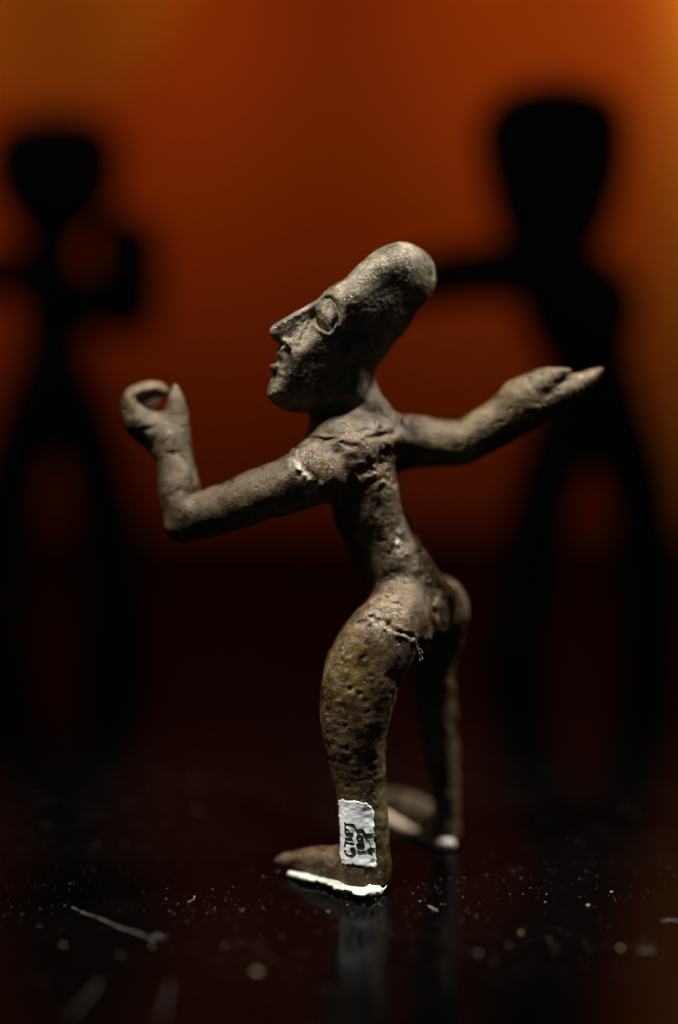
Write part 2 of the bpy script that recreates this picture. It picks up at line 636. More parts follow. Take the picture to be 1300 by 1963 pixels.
BUMPS = [  # (u, v, radius, height) deposits
    (566, 885, 9, 5), (573, 900, 8, 5), (584, 912, 6, 4), (598, 920, 8, 4), (616, 930, 6, 4), (560, 868, 9, 5), (608, 940, 7, 3),
    (705, 1182, 10, 4), (722, 1183, 8, 3), (740, 1196, 9, 4), (760, 1208, 8, 4), (776, 1216, 8, 4), (795, 1226, 7, 4), (735, 1212, 14, 3),
    (766, 1020, 7, 3), (762, 1042, 6, 3), (690, 850, 9, 4), (652, 846, 8, 4), (728, 812, 12, 4), (745, 822, 10, 4), (718, 912, 6, 6), (735, 925, 6, 5),
    (778, 1062, 9, 3), (800, 1095, 8, 3), (820, 1112, 9, 3), (553, 664, 7, 4), (548, 655, 6, 3),
]
BUMPS = [(*Q(u, v, 0)[:2], r, h) for u, v, r, h in BUMPS]
LID = np.array([Q(u, v, 0)[:2] for u, v in [(606, 596), (613, 586), (622, 579), (632, 577), (640, 588), (645, 602), (645, 617), (636, 632), (620, 614)]])
SLIT = np.array([Q(u, v, 0)[:2] for u, v in [(606, 604), (612, 611), (622, 622), (633, 635), (631, 641), (622, 638), (611, 628), (607, 618)]])
RIM = [tuple(Q(u, v, 0)[:2]) for u, v in [(601, 626), (610, 634), (620, 642), (631, 646), (639, 640), (647, 622)]]
LIDGROOVE = [tuple(Q(u, v, 0)[:2]) for u, v in [(626, 573), (634, 574), (645, 590), (650, 606), (649, 622)]]
CHEEKGROOVE = [tuple(Q(u, v, 0)[:2]) for u, v in [(604, 606), (596, 628), (582, 652), (574, 666)]]
HOLLOWS = [(*Q(740, 884, 0)[:2], 26, 13), (*Q(700, 905, 0)[:2], 16, 5), (*Q(640, 868, 0)[:2], 12, 4), (*Q(795, 575, 0)[:2], 14, 6), (*Q(782, 585, 0)[:2], 9, 4), (*Q(742, 1194, 0)[:2], 6, 7), (*Q(768, 1224, 0)[:2], 7, 4), (*Q(745, 1130, 0)[:2], 5, 3),
           (*Q(690, 1325, 0)[:2], 6, 3), (*Q(700, 1340, 0)[:2], 6, 3), (*Q(672, 1316, 0)[:2], 5, 3), (*Q(697, 1258, 0)[:2], 5, 3)]


def groups(P):
    hd = head_main(P)
    near = (hd < 79)
    if near.any():
        X = P[near]
        h = hd[near]
        h = smin(h, nose(X), 9)
        h = smin(h, upper_lip(X), 10)
        h = smin(h, lower_lip(X), 7)
        px, py = X[:, 0], X[:, 1]
        e = (px > -60) & (px < 10) & (py > 320) & (py < 420)
        if e.any():
            ex, ey = px[e], py[e]
            lid = poly_sd(ex, ey, LID)
            sl = poly_sd(ex, ey, SLIT)
            d = -5.5 * sstep(-lid, -2, 8) + 4.5 * np.exp(-(line_d(ex, ey, LIDGROOVE) / 3.2) ** 2)
            d += 13.0 * sstep(-sl, -1.5, 2.5) * sstep(np.abs(X[e][:, 2] - ZH), 14, 26) - 3.0 * np.exp(-(line_d(ex, ey, RIM) / 4.0) ** 2)
            h[e] += d
        e = (px > -110) & (px < -20) & (py > 260) & (py < 390)
        if e.any():
            h[e] += 4.0 * np.exp(-(line_d(px[e], py[e], CHEEKGROOVE) / 7) ** 2)
        hd[near] = h
    nk = neck(P)
    ts = smin(smin(smin(torso(P), smin(yoke(P), trapezius(P), 8), 18), smin(pelvis(P), buttock(P), 12), 22), nk, 20)
    G = {
        'head': hd,
        'torso': ts,
        'arm_l': smin(smin(arm_l(P), fore_l(P), 7), elbow(P), 12),
        'hand_l': smin(smin(palm_l(P), smin(ring_l(P), cup_l(P), 6), 7), thumb_l(P), 5),
        'arm_r': arm_r(P),
        'hand_r': smin(thumb_r(P), fingers_r(P), 5),
        'leg_n': leg_n(P), 'foot_n': foot_n(P),
        'leg_f': leg_f(P), 'foot_f': foot_f(P),
    }
    return G


SOLE = 13.0


def figure(P):
    G = groups(P)
    d = smin(G['torso'], G['head'], 14)
    d = smin(d, smin(G['arm_l'], G['hand_l'], 9), 11)
    d = smin(d, smin(G['arm_r'], G['hand_r'], 14), 16)
    d = smin(d, smin(G['leg_n'], G['foot_n'], 16), 16)
    d = smin(d, smin(G['leg_f'], G['foot_f'], 16), 12)
    near = np.abs(d) < 34
    if near.any():
        X = P[near]
        a = d[near]
        px, py = X[:, 0], X[:, 1]
        hd = sstep(G['head'][near], 4, 26)             # 0 on the head: smoother there
        rough = 0.32 + 0.68 * hd
        patch = 0.35 + 0.65 * sstep(vnoise(X, 70, 14), -0.2, 0.35)
        a = a + rough * 2.4 * vnoise(X, 58, 1) + rough * 1.2 * vnoise(X, 23, 2) + rough * patch * 0.9 * vnoise(X, 10, 3) + (0.3 + patch) * 0.35 * vnoise(X, 4.8, 4)
        pits = np.maximum(vnoise(X, 12, 5) - 0.5, 0) * 9 * (0.12 + 0.6 * hd) * patch
        a = a + pits
        front = X[:, 2] < 60
        for line, wd, dp in CRACKS:
            L = np.array(line)
            m = front & (px > L[:, 0].min() - 25) & (px < L[:, 0].max() + 25) & (py > L[:, 1].min() - 25) & (py < L[:, 1].max() + 25)
            if m.any():
                jx = 4 * vnoise(X[m], 17, 6)
                q = line_d(px[m] + jx, py[m] + jx * 0.7, line)
                a[m] += dp * np.exp(-(q / wd) ** 2) * (0.6 + 0.5 * vnoise(X[m], 22, 9))
        for bx, by, r, h in BUMPS:
            m = front & (np.abs(px - bx) < 3 * r) & (np.abs(py - by) < 3 * r)
            if m.any():
                a[m] -= h * np.exp(-((px[m] - bx) ** 2 + (py[m] - by) ** 2) / r ** 2) * (1 + 0.8 * vnoise(X[m], 7, 8))
        for bx, by, r, h in HOLLOWS:
            m = front & (np.abs(px - bx) < 3 * r) & (np.abs(py - by) < 3 * r)
            if m.any():
                a[m] += h * np.exp(-((px[m] - bx) ** 2 + (py[m] - by) ** 2) / r ** 2) * (1 + 0.8 * vnoise(X[m], 9, 8))
        d[near] = a
    return smax(d, SOLE - height(P) + 2.5 * vnoise(P, 30, 11), 5)


VOX = 2.0
V, quads = nets(figure, (-440, -760, -110), (530, 530, 480), VOX)
W = to_world(V)
N = vert_normals(W, quads)

# patina: the metal's own colours, zone by zone
names = ['head', 'torso', 'arm_l', 'hand_l', 'arm_r', 'hand_r', 'leg_n', 'foot_n', 'leg_f', 'foot_f']
stack = np.concatenate([np.stack([g[k] for k in names], 1) for g in (groups(c.astype(np.float32)) for c in np.array_split(V, 12))])
sx = (DIST / K + V[:, 2]) / (DIST / K)
U_, V_ = V[:, 0] / sx + 650, 981.5 - V[:, 1] / sx
TONE = {'head': (0.150, 0.128, 0.096), 'torso': (0.084, 0.055, 0.031), 'arm_l': (0.080, 0.055, 0.033), 'hand_l': (0.132, 0.106, 0.076),
        'arm_r': (0.104, 0.080, 0.039), 'hand_r': (0.118, 0.085, 0.050), 'leg_n': (0.076, 0.047, 0.022), 'foot_n': (0.076, 0.042, 0.021),
        'leg_f': (0.100, 0.070, 0.032), 'foot_f': (0.040, 0.025, 0.014)}
TONE = {k: (c[0] * (0.90 if k == 'head' else 0.74), c[1] * (0.93 if k == 'head' else 0.67), c[2] * (0.95 if k == 'head' else 0.57)) for k, c in TONE.items()}
wts = np.exp(-(stack - stack.min(1)[:, None]) / 7)
wts /= wts.sum(1)[:, None]
col = wts @ np.array([TONE[k] for k in names])
nz = vnoise(V, 26, 21) * 0.5 + vnoise(V, 9, 22) * 0.5


def zone(u, v, ru, rv, c, amt, wob=0.5, frontonly=True):
    d = np.sqrt(((U_ - u) / ru) ** 2 + ((V_ - v) / rv) ** 2) + wob * nz
    m = amt * sstep(-d, -1.25, -0.25)
    if frontonly:
        m = m * sstep(-V[:, 2], -90, -40)
    col[:] = col * (1 - m[:, None]) + np.array(c) * m[:, None]


zone(690, 1275, 62, 75, (0.173, 0.104, 0.025), 0.8)          # ochre corrosion on the thigh
zone(660, 1300, 50, 60, (0.144, 0.094, 0.032), 0.5)
zone(738, 1560, 26, 110, (0.094, 0.090, 0.025), 0.75)        # green bloom down the back of the shin
zone(672, 1440, 40, 60, (0.094, 0.061, 0.040), 0.5)
zone(870, 865, 75, 26, (0.173, 0.130, 0.040), 0.75)           # yellowish underside of outstretched arm
zone(420, 975, 55, 24, (0.137, 0.104, 0.040), 0.6)
zone(715, 1190, 32, 22, (0.194, 0.148, 0.119), 0.75)         # pale pinkish filler at the hip joint
zone(740, 1212, 24, 30, (0.194, 0.155, 0.119), 0.6)
zone(785, 1220, 40, 16, (0.209, 0.166, 0.130), 0.7)
zone(745, 1165, 55, 28, (0.166, 0.130, 0.101), 0.55)
zone(790, 1075, 45, 60, (0.158, 0.126, 0.094), 0.5)
zone(600, 868, 40, 26, (0.194, 0.158, 0.119), 0.6)
zone(650, 905, 48, 34, (0.137, 0.090, 0.043), 0.6)            # rusty breast
zone(612, 934, 20, 14, (0.245, 0.130, 0.072), 0.6, 0.8)
zone(570, 892, 15, 26, (0.432, 0.403, 0.360), 0.85, 0.9)       # white filler in the shoulder break
zone(590, 915, 12, 12, (0.396, 0.374, 0.331), 0.8, 0.9)
zone(598, 935, 18, 14, (0.288, 0.266, 0.238), 0.7, 0.9)
zone(764, 1040, 8, 26, (0.446, 0.418, 0.374), 0.85, 0.6)
zone(735, 960, 36, 40, (0.144, 0.126, 0.086), 0.6)
zone(730, 815, 34, 26, (0.061, 0.068, 0.065), 0.6)          # dark blue-green bloom on the nape
zone(752, 545, 45, 26, (0.054, 0.061, 0.061), 0.6)          # same on the skull
zone(795, 572, 22, 22, (0.122, 0.094, 0.040), 0.7)
zone(655, 740, 85, 50, (0.050, 0.045, 0.037), 0.6)
zone(700, 640, 70, 60, (0.076, 0.066, 0.052), 0.55)
zone(1085, 716, 22, 14, (0.094, 0.072, 0.050), 0.5)
zone(1115, 705, 30, 8, (0.216, 0.122, 0.043), 0.7, 0.3, False)
zone(632, 700, 20, 10, (0.202, 0.180, 0.072), 0.5, 1.0)
for _ in range(70):                                        # tiny pale mineral specks
    k = rng.integers(len(V))
    r = rng.uniform(1.5, 2.8)
    m = ((V - V[k]) ** 2).sum(1) < r * r
    col[m] = rng.uniform(0.18, 0.36) * np.array([1, 0.93, 0.84])

fc = stack[quads].mean(1)
part = fc.argmin(1)
BASE = to_world(Q(720, 1690, 60))
BASE[2] = 0.0
fig = bpy.data.objects.new('bronze_figurine', None)
COL.objects.link(fig)
fig.location = BASE
fig.empty_display_size = 0.01
tag(fig, 'brown and grey bronze human statuette with tall tapering head, arms flung wide, in focus', 'figurine')
ob = {}


def piece(key, name, parent):
    sel = quads[part == names.index(key)]
    ob[key] = link(name, mesh_from(name, W, sel, BRONZE, BASE, N, col), parent)
    return ob[key]


piece('torso', 'torso', fig)
piece('head', 'head', fig)['label'] = 'grey elongated head tilted back with hollow slit eyes'
piece('arm_l', 'arm', fig)['label'] = 'arm bent up at a sharp elbow, glued at the shoulder'
piece('hand_l', 'hand', ob['arm_l'])['label'] = 'hand curled into an open ring'
piece('arm_r', 'arm', fig)['label'] = 'arm stretched out away from the face'
piece('hand_r', 'hand', ob['arm_r'])['label'] = 'open hand with thumb parted from the fingers'
piece('leg_n', 'leg', fig)['label'] = 'near leg with ochre thigh'
piece('foot_n', 'foot', ob['leg_n'])
piece('leg_f', 'leg', fig)['label'] = 'far leg, out of focus behind the near one'
piece('foot_f', 'foot', ob['leg_f'])

# ------------------------------------------------------------------ things laid on the bronze's surface
bvh = BVHTree.FromPolygons(V.tolist(), quads.tolist())


def hit(u, v):
    a, b = Vector(Q(u, v, -300)), Vector(Q(u, v, 300))
    h = bvh.ray_cast(a, (b - a).normalized())
    return np.array(h[0]) if h[0] is not None else None


def tube(name, pts, rad, mat, base, parent=None, sides=6):
    """thin tube through points in modelling space"""
    P = np.array([to_world(p) for p in pts]) - base
    n = len(P)
    rr = np.broadcast_to(np.asarray(rad, float) * K, (n,))
    bm = bmesh.new()
    rings = []
    for i in range(n):
        t = Vector(P[min(i + 1, n - 1)] - P[max(i - 1, 0)]).normalized()
        a = t.orthogonal().normalized()
        b = t.cross(a)
        rings.append([bm.verts.new(Vector(P[i]) + (a * math.cos(2 * math.pi * k / sides) + b * math.sin(2 * math.pi * k / sides)) * rr[i]) for k in range(sides)])
    for r0, r1 in zip(rings[:-1], rings[1:]):
        for k in range(sides):
            bm.faces.new((r0[k], r0[(k + 1) % sides], r1[(k + 1) % sides], r1[k]))
    bm.faces.new(rings[0][::-1])
    bm.faces.new(rings[-1])
    bm.normal_update()
    for f in bm.faces:
        f.smooth = True
    me = bpy.data.meshes.new(name)
    bm.to_mesh(me)
    bm.free()
    me.materials.append(mat)
    return link(name, me, parent)


# eye inlay seated in the slit
def eye_inlay():
    m = plain('amber_inlay', (0.75, 0.45, 0.09), 0.5, 0.3)
    pts = [(606, 604), (612, 611), (622, 622), (633, 635), (631, 641), (622, 638), (611, 628), (607, 618)]
    zz = np.array([hit(u, v)[2] - TURN * ((u - 614) * 0.76 + (v - 619) * 0.65) for u, v in [(612, 616), (618, 624), (624, 631), (616, 626), (628, 637)]])

    def zs(u, v):
        return np.median(zz) - 8.0 + TURN * ((u - 614) * 0.76 + (v - 619) * 0.65)
    bm = bmesh.new()
    f0 = [bm.verts.new(to_world(Q(u, v, zs(u, v))) - BASE) for u, v in pts]
    f1 = [bm.verts.new(to_world(Q(u, v, zs(u, v) + 16)) - BASE) for u, v in pts]
    bm.faces.new(f0)
    for i in range(len(pts)):
        j = (i + 1) % len(pts)
        bm.faces.new((f0[i], f1[i], f1[j], f0[j]))
    bmesh.ops.recalc_face_normals(bm, faces=bm.faces)
    me = bpy.data.meshes.new('eye_inlay')
    bm.to_mesh(me)
    bm.free()
    me.materials.append(m)
    link('eye_inlay', me, ob['head'])['label'] = 'amber coloured inlay inside the eye slit'


eye_inlay()


# white painted collection label on the shin, with its handwriting
def smooth_hit_grid(us, vs):
    Z = np.array([[hit(u, v)[2] if hit(u, v) is not None else np.nan for u in us] for v in vs])
    Z = np.where(np.isnan(Z), np.nanmedian(Z), Z)
    for _ in range(2):
        Zp = np.pad(Z, 1, mode='edge')
        Z = np.minimum(Z, (Zp[:-2, 1:-1] + Zp[2:, 1:-1] + Zp[1:-1, :-2] + Zp[1:-1, 2:] + Z) / 5)
    return Z


LU, LV = np.linspace(644, 728, 57), np.linspace(1528, 1670, 95)
LZ = smooth_hit_grid(LU, LV)


def label_z(u, v):
    i = np.clip((u - LU[0]) / (LU[1] - LU[0]), 0, len(LU) - 1.001)
    j = np.clip((v - LV[0]) / (LV[1] - LV[0]), 0, len(LV) - 1.001)
    a, b = int(i), int(j)
    f, g = i - a, j - b
    return (LZ[b, a] * (1 - f) + LZ[b, a + 1] * f) * (1 - g) + (LZ[b + 1, a] * (1 - f) + LZ[b + 1, a + 1] * f) * g


def collection_label():
    outline = np.array([(648, 1533), (656, 1532), (664, 1535), (680, 1534), (690, 1536), (697, 1539), (703, 1537), (708, 1543), (713, 1547), (717, 1553), (718, 1562), (717, 1575),
                        (719, 1583), (717, 1592), (719, 1602), (718, 1612), (721, 1622), (721, 1640), (723, 1650), (722, 1664), (714, 1663), (700, 1661), (688, 1660), (676, 1657), (664, 1658), (654, 1656),
                        (652, 1640), (652, 1610), (651, 1580), (649, 1555)], float)
    bm = bmesh.new()
    grid = {}
    step = 1.25
    us = np.arange(645, 727, step)
    vs = np.arange(1529, 1669, step)
    px, py = np.meshgrid(us, vs)
    jit = vnoise(np.stack([px.ravel() * 1.0, py.ravel() * 1.0, np.zeros(px.size)], 1), 5, 31) * 1.6
    sd = (poly_sd(px.ravel(), py.ravel(), outline) + jit).reshape(px.shape)
    wr = (vnoise(np.stack([px.ravel() * 0.6, py.ravel() * 1.0, np.zeros(px.size)], 1), 7, 32) * 1.0).reshape(px.shape)
    for j in range(len(vs)):
        for i in range(len(us)):
            if sd[j, i] < 0:
                lift = 2.6 * min(1.0, -sd[j, i] / 2.0) + 0.4 + wr[j, i] * 0.4
                grid[i, j] = bm.verts.new(to_world(Q(us[i], vs[j], label_z(us[i], vs[j]) - max(lift, 0.3))) - BASE)
    for (i, j), a in grid.items():
        q = [(i, j), (i, j + 1), (i + 1, j + 1), (i + 1, j)]
        if all(k in grid for k in q):
            bm.faces.new([grid[k] for k in q]).smooth = True
    bm.normal_update()
    me = bpy.data.meshes.new('collection_label')
    bm.to_mesh(me)
    bm.free()
    me.materials.append(label_material())
    lab = link('collection_label', me, fig)
    lab['label'] = 'white painted label with black handwritten numbers on the shin'
    # handwriting, traced at 10x from (630, 1520)
    strokes = [
        [(310, 1090), (300, 1120), (330, 1170), (400, 1195), (470, 1185), (505, 1130), (490, 1060), (455, 1040), (425, 1065), (425, 1105), (450, 1115), (478, 1095)],   # 6
        [(305, 1020), (315, 960), (310, 935), (380, 955), (440, 965), (490, 965)],                       # 7
        [(310, 865), (380, 870), (455, 870)],                                                            # 1
        [(470, 768), (400, 778), (320, 770), (312, 730), (320, 690), (355, 690), (385, 720), (385, 765)],   # P
        [(305, 560), (315, 610), (312, 680)], [(310, 592), (390, 596), (480, 600), (500, 640), (525, 690), (540, 740)],    # T and its tail
        [(540, 1115), (600, 1125), (660, 1122), (720, 1110)],                                            # 1
        [(525, 1000), (560, 975), (620, 980), (685, 975)], [(530, 1000), (590, 1030), (640, 1040), (665, 1015), (675, 985)], [(560, 1000), (620, 1010), (660, 1000)],   # 4, filled with ink
        [(590, 915), (545, 880), (535, 835), (565, 805), (620, 810), (655, 850), (640, 890), (590, 915), (630, 930)],      # 0
        [(545, 730), (570, 710), (610, 700), (640, 715), (640, 760)], [(610, 700), (660, 705), (690, 740), (685, 780), (650, 790)],           # 3
        [(735, 1110), (780, 1135), (825, 1160), (820, 1110), (810, 1050), (770, 1075), (735, 1110)], [(800, 1050), (860, 1065), (925, 1075)], [(760, 1110), (810, 1100)],  # 4
        [(760, 905), (775, 940), (795, 965)],                                                            # -
        [(690, 745), (705, 790), (720, 830), (705, 870)], [(690, 790), (760, 795), (830, 785), (885, 780)], [(720, 790), (710, 840)],            # 1
    ]
    ink = plain('black_ink', (0.006, 0.007, 0.007), 0.45, 0.4)
    bm = bmesh.new()
    for st in strokes:
        A = np.array(st, float) / 10 + np.array([630, 1520])
        # resample
        seg = np.linalg.norm(np.diff(A, axis=0), axis=1)
        L = np.concatenate([[0], np.cumsum(seg)])
        s = np.linspace(0, L[-1], max(6, int(L[-1] / 1.0)))
        B = np.stack([np.interp(s, L, A[:, 0]), np.interp(s, L, A[:, 1])], 1)
        for _ in range(2):
            B[1:-1] = (B[:-2] + 2 * B[1:-1] + B[2:]) / 4
        prev = None
        for i in range(len(B)):
            t = B[min(i + 1, len(B) - 1)] - B[max(i - 1, 0)]
            t = t / (np.linalg.norm(t) + 1e-9)
            nn = np.array([-t[1], t[0]])
            hw = 1.35 + 0.25 * math.sin(i * 0.7 + A[0, 0])
            row = []
            for k, dz in ((-1, 3.2), (-0.6, 4.9), (0.6, 4.9), (1, 3.2)):
                p = B[i] + nn * hw * k
                row.append(bm.verts.new(to_world(Q(p[0], p[1], label_z(p[0], p[1]) - dz)) - BASE))
            if prev:
                for k in range(3):
                    bm.faces.new((prev[k], prev[k + 1], row[k + 1], row[k]))
            prev = row
    bm.normal_update()
    me = bpy.data.meshes.new('handwriting')
    bm.to_mesh(me)
    bm.free()
    me.materials.append(ink)
    link('handwriting', me, lab)['label'] = 'black handwritten inventory number running up the label'


collection_label()


# ------------------------------------------------------------------ mounting putty under the feet
def blob_thing(name, f, lo, hi, vox, mat, label, cat, group=None):
    v, q = nets(f, lo, hi, vox)
    ww = to_world(v)
    b = ww.mean(0)
    b[2] = 0
    o = link(name, mesh_from(name, ww, q, mat, b, None, None), None, b)
    return tag(o, label, cat, group)


def putty_front(P):
    c1 = CH_F(P)
    d = smin(c1, smin(CH_F2(P), CH_F3(P), 3), 4)
    d = d + 4.0 * vnoise(P, 38, 45) + 1.8 * vnoise(P, 14, 41) + 0.8 * vnoise(P, 6, 42)
    return smax(smax(d, -height(P) - 0.0, 1.0), height(P) - 14 - 26 * np.exp(-((P[:, 0] - 68) / 10) ** 2), 3)


def on_floor(u, v, up=0.0, r=10, e=1.0):
    q = floor_q(u, v)
    q[1] += up * CT
    q[2] -= up * ST
    s = (DIST / K + q[2]) / (DIST / K)
    return (q[0] / s + 650, 981.5 - q[1] / s, q[2], r, e)


CH_F = Chain([on_floor(556, 1680, 5, 5, 1.2), on_floor(580, 1687, 5, 8, 1.8), on_floor(620, 1693, 4, 11, 2.8), on_floor(660, 1701, 4, 14, 3.0), on_floor(695, 1708, 4, 16, 2.8), on_floor(722, 1711, 3, 11, 2.0)])
CH_F2 = Chain([on_floor(706, 1710, 6, 6), on_floor(714, 1706, 16, 5), on_floor(717, 1703, 24, 3.5), on_floor(718, 1703, 33, 2)])
CH_F3 = Chain([on_floor(715, 1712, 4, 5), on_floor(728, 1714, 4, 4), on_floor(738, 1711, 9, 2.5), on_floor(742, 1708, 12, 1.5)])
blob_thing('mounting_putty', putty_front, (-115, -780, -90), (110, -640, 130), 1.6,
           putty_material('white_putty', (0.62, 0.64, 0.58), (0.42, 0.43, 0.36)),
           'white putty strip squeezed out under the near foot of the bronze statuette', 'putty', 'mounting putty under the feet')

CH_R = Chain([on_floor(735, 1568, 5, 8), on_floor(770, 1588, 6, 9), on_floor(800, 1605, 6, 9), on_floor(830, 1619, 5, 9), on_floor(855, 1628, 6, 11)])
CH_R2 = Chain([on_floor(856, 1626, 7, 10), on_floor(864, 1627, 9, 10)])


def putty_rear(P):
    d = smin(CH_R(P), CH_R2(P), 5) + 2.2 * vnoise(P, 22, 43) + 0.8 * vnoise(P, 8, 44)
    return smax(d, -height(P), 1.0)


def rear_material():
    t = NT('soiled_putty')
    co = t.n('ShaderNodeTexCoord').outputs['Object']
    sep = t.n('ShaderNodeSeparateXYZ')
    t.l(co, sep.inputs[0])
    mr = t.n('ShaderNodeMapRange', i_From_Min=0.0035, i_From_Max=0.0060)
    t.l(sep.outputs['X'], mr.inputs['Value'])
    f = t.noise(350, 4, 0.6, co)
    c = t.mix(mr.outputs['Result'], t.ramp(f, [(0.3, (0.34, 0.25, 0.18)), (0.7, (0.52, 0.42, 0.33))]), (0.72, 0.68, 0.68))
    t.l(c, t.b.inputs['Base Color'])
    t.b.inputs['Roughness'].default_value = 0.5
    return t.m


blob_thing('mounting_putty', putty_rear, (60, -690, 120), (250, -560, 400), 2.0, rear_material(),
           'soiled beige putty with a white lump at the heel of the far foot', 'putty', 'mounting putty under the feet')


# ------------------------------------------------------------------ dark figurines behind
def back_figure(label, z, polys, chains, lo, hi, cat='figurine', vox=5.0):
    fs = {}
    for k, (pts, hh, rim) in polys.items():
        fs[k] = Inflate(pts, z, hh, rim, 2)
    for k, cs in chains.items():
        fs[k] = [Chain([(a[0], a[1], z + (a[3] if len(a) > 3 else 0), a[2] * (1.36 if k.startswith('leg') else 1.42)) for a in c]) for c in cs]

    def gr(P):
        out = {}
        for k, g in fs.items():
            if isinstance(g, list):
                d = g[0](P)
                for x in g[1:]:
                    d = smin(d, x(P), 14)
                out[k] = d
            else:
                out[k] = g(P)
        return out

    def f(P):
        d = None
        for g in gr(P).values():
            d = g if d is None else smin(d, g, 18)
        d = d + 3 * vnoise(P, 60, 51) + 1.5 * vnoise(P, 20, 52)
        return smax(d, 0.5 - height(P), 4)

    v, q = nets(f, lo, hi, vox)
    ww = to_world(v)
    nn = vert_normals(ww, q)
    b = ww[ww[:, 2] < ww[:, 2].min() + 0.004].mean(0)
    b[2] = 0
    root = bpy.data.objects.new('dark_figurine', None)
    root.empty_display_size = 0.01
    COL.objects.link(root)
    root.location = b
    tag(root, label, cat, 'dark figurines standing behind')
    g = gr(v)
    ks = list(g)
    st = np.stack([g[k] for k in ks], 1)
    pt = st[q].mean(1).argmin(1)
    for i, k in enumerate(ks):
        sel = q[pt == i]
        if len(sel):
            nm = k.split('.')[0]
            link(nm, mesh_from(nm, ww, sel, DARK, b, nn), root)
    return root


ZR = 1400
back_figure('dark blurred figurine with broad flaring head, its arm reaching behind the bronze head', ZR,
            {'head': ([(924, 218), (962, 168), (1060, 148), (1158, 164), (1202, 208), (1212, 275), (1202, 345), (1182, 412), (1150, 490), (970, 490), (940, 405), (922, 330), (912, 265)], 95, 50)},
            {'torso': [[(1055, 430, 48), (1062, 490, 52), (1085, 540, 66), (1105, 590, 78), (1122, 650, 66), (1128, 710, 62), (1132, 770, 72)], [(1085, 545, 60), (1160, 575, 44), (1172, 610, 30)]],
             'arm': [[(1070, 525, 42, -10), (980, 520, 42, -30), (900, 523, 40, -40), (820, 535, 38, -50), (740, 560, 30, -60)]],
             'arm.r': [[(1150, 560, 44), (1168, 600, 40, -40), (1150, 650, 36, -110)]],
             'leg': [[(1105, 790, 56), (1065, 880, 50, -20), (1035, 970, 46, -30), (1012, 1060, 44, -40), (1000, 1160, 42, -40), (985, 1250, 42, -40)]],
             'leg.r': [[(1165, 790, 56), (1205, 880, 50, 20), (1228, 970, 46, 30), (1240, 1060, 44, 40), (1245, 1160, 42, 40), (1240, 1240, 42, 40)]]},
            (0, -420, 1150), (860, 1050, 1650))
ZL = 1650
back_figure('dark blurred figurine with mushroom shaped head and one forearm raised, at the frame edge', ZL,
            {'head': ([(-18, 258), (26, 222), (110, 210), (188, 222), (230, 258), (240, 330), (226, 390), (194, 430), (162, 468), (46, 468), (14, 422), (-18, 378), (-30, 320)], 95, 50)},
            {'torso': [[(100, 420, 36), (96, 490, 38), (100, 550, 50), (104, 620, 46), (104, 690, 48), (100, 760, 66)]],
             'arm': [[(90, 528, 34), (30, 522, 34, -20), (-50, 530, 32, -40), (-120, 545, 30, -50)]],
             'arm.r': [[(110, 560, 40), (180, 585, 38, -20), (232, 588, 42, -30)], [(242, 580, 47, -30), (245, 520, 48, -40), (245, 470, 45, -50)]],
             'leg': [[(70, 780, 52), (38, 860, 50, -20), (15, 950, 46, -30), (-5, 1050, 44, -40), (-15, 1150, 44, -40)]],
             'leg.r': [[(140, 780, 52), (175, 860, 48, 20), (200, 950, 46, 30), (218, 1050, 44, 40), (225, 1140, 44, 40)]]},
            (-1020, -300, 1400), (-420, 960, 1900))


# ------------------------------------------------------------------ dust, fibres and chips
def dust():
    m = plain('dust', (0.24, 0.225, 0.21), 0.9, 0.1)
    base_shapes = []
    for s in range(6):
        bm = bmesh.new()
        bmesh.ops.create_icosphere(bm, subdivisions=1, radius=1)
        for v in bm.verts:
            v.co *= random.uniform(0.55, 1.3)
        me = bpy.data.meshes.new('speck')
        bm.to_mesh(me)
        bm.free()
        vs = np.array([v.co for v in me.vertices])
        fsx = np.array([p.vertices[:] for p in me.polygons])
        base_shapes.append((vs, fsx))
        bpy.data.meshes.remove(me)
    VV, FF = [], []
    n = 0
    cnt = 0
    clumps = [(rng.uniform(-0.09, 0.09), rng.uniform(-0.075, 0.06), rng.uniform(0.004, 0.02)) for _ in range(40)]
    while cnt < 4200:
        if rng.random() < 0.5:
            x, y = rng.uniform(-0.15, 0.15), rng.uniform(-0.16, 0.14)
        else:
            c = clumps[rng.integers(len(clumps))]
            x, y = rng.normal(c[0], c[2]), rng.normal(c[1], c[2])
        r = min(0.0003, 0.000036 * math.exp(abs(rng.normal(0, 0.65))))
        if rng.random() < 0.03:
            r *= 1.2
        vs, fsx = base_shapes[rng.integers(6)]
        a = rng.uniform(0, 6.28)
        sc = np.array([rng.uniform(0.6, 1.7), rng.uniform(0.6, 1.2), rng.uniform(0.4, 0.9)]) * r
        p = vs * sc
        p = np.stack([p[:, 0] * math.cos(a) - p[:, 1] * math.sin(a), p[:, 0] * math.sin(a) + p[:, 1] * math.cos(a), p[:, 2]], 1)
        p += np.array([x, y, sc[2] * 0.6])
        VV.append(p)
        FF.append(fsx + n)
        n += len(vs)
        cnt += 1
    me = bpy.data.meshes.new('dust')
    me.from_pydata(np.concatenate(VV).tolist(), [], np.concatenate(FF).tolist())
    me.materials.append(m)
    tag(link('dust', me), 'pale dust specks scattered over the black shelf', 'dust', kind='stuff')


dust()

FIB = plain('pale_fibre', (0.20, 0.19, 0.175), 0.8, 0.2)


FIB2 = plain('grey_fibre', (0.035, 0.033, 0.032), 0.9, 0.05)


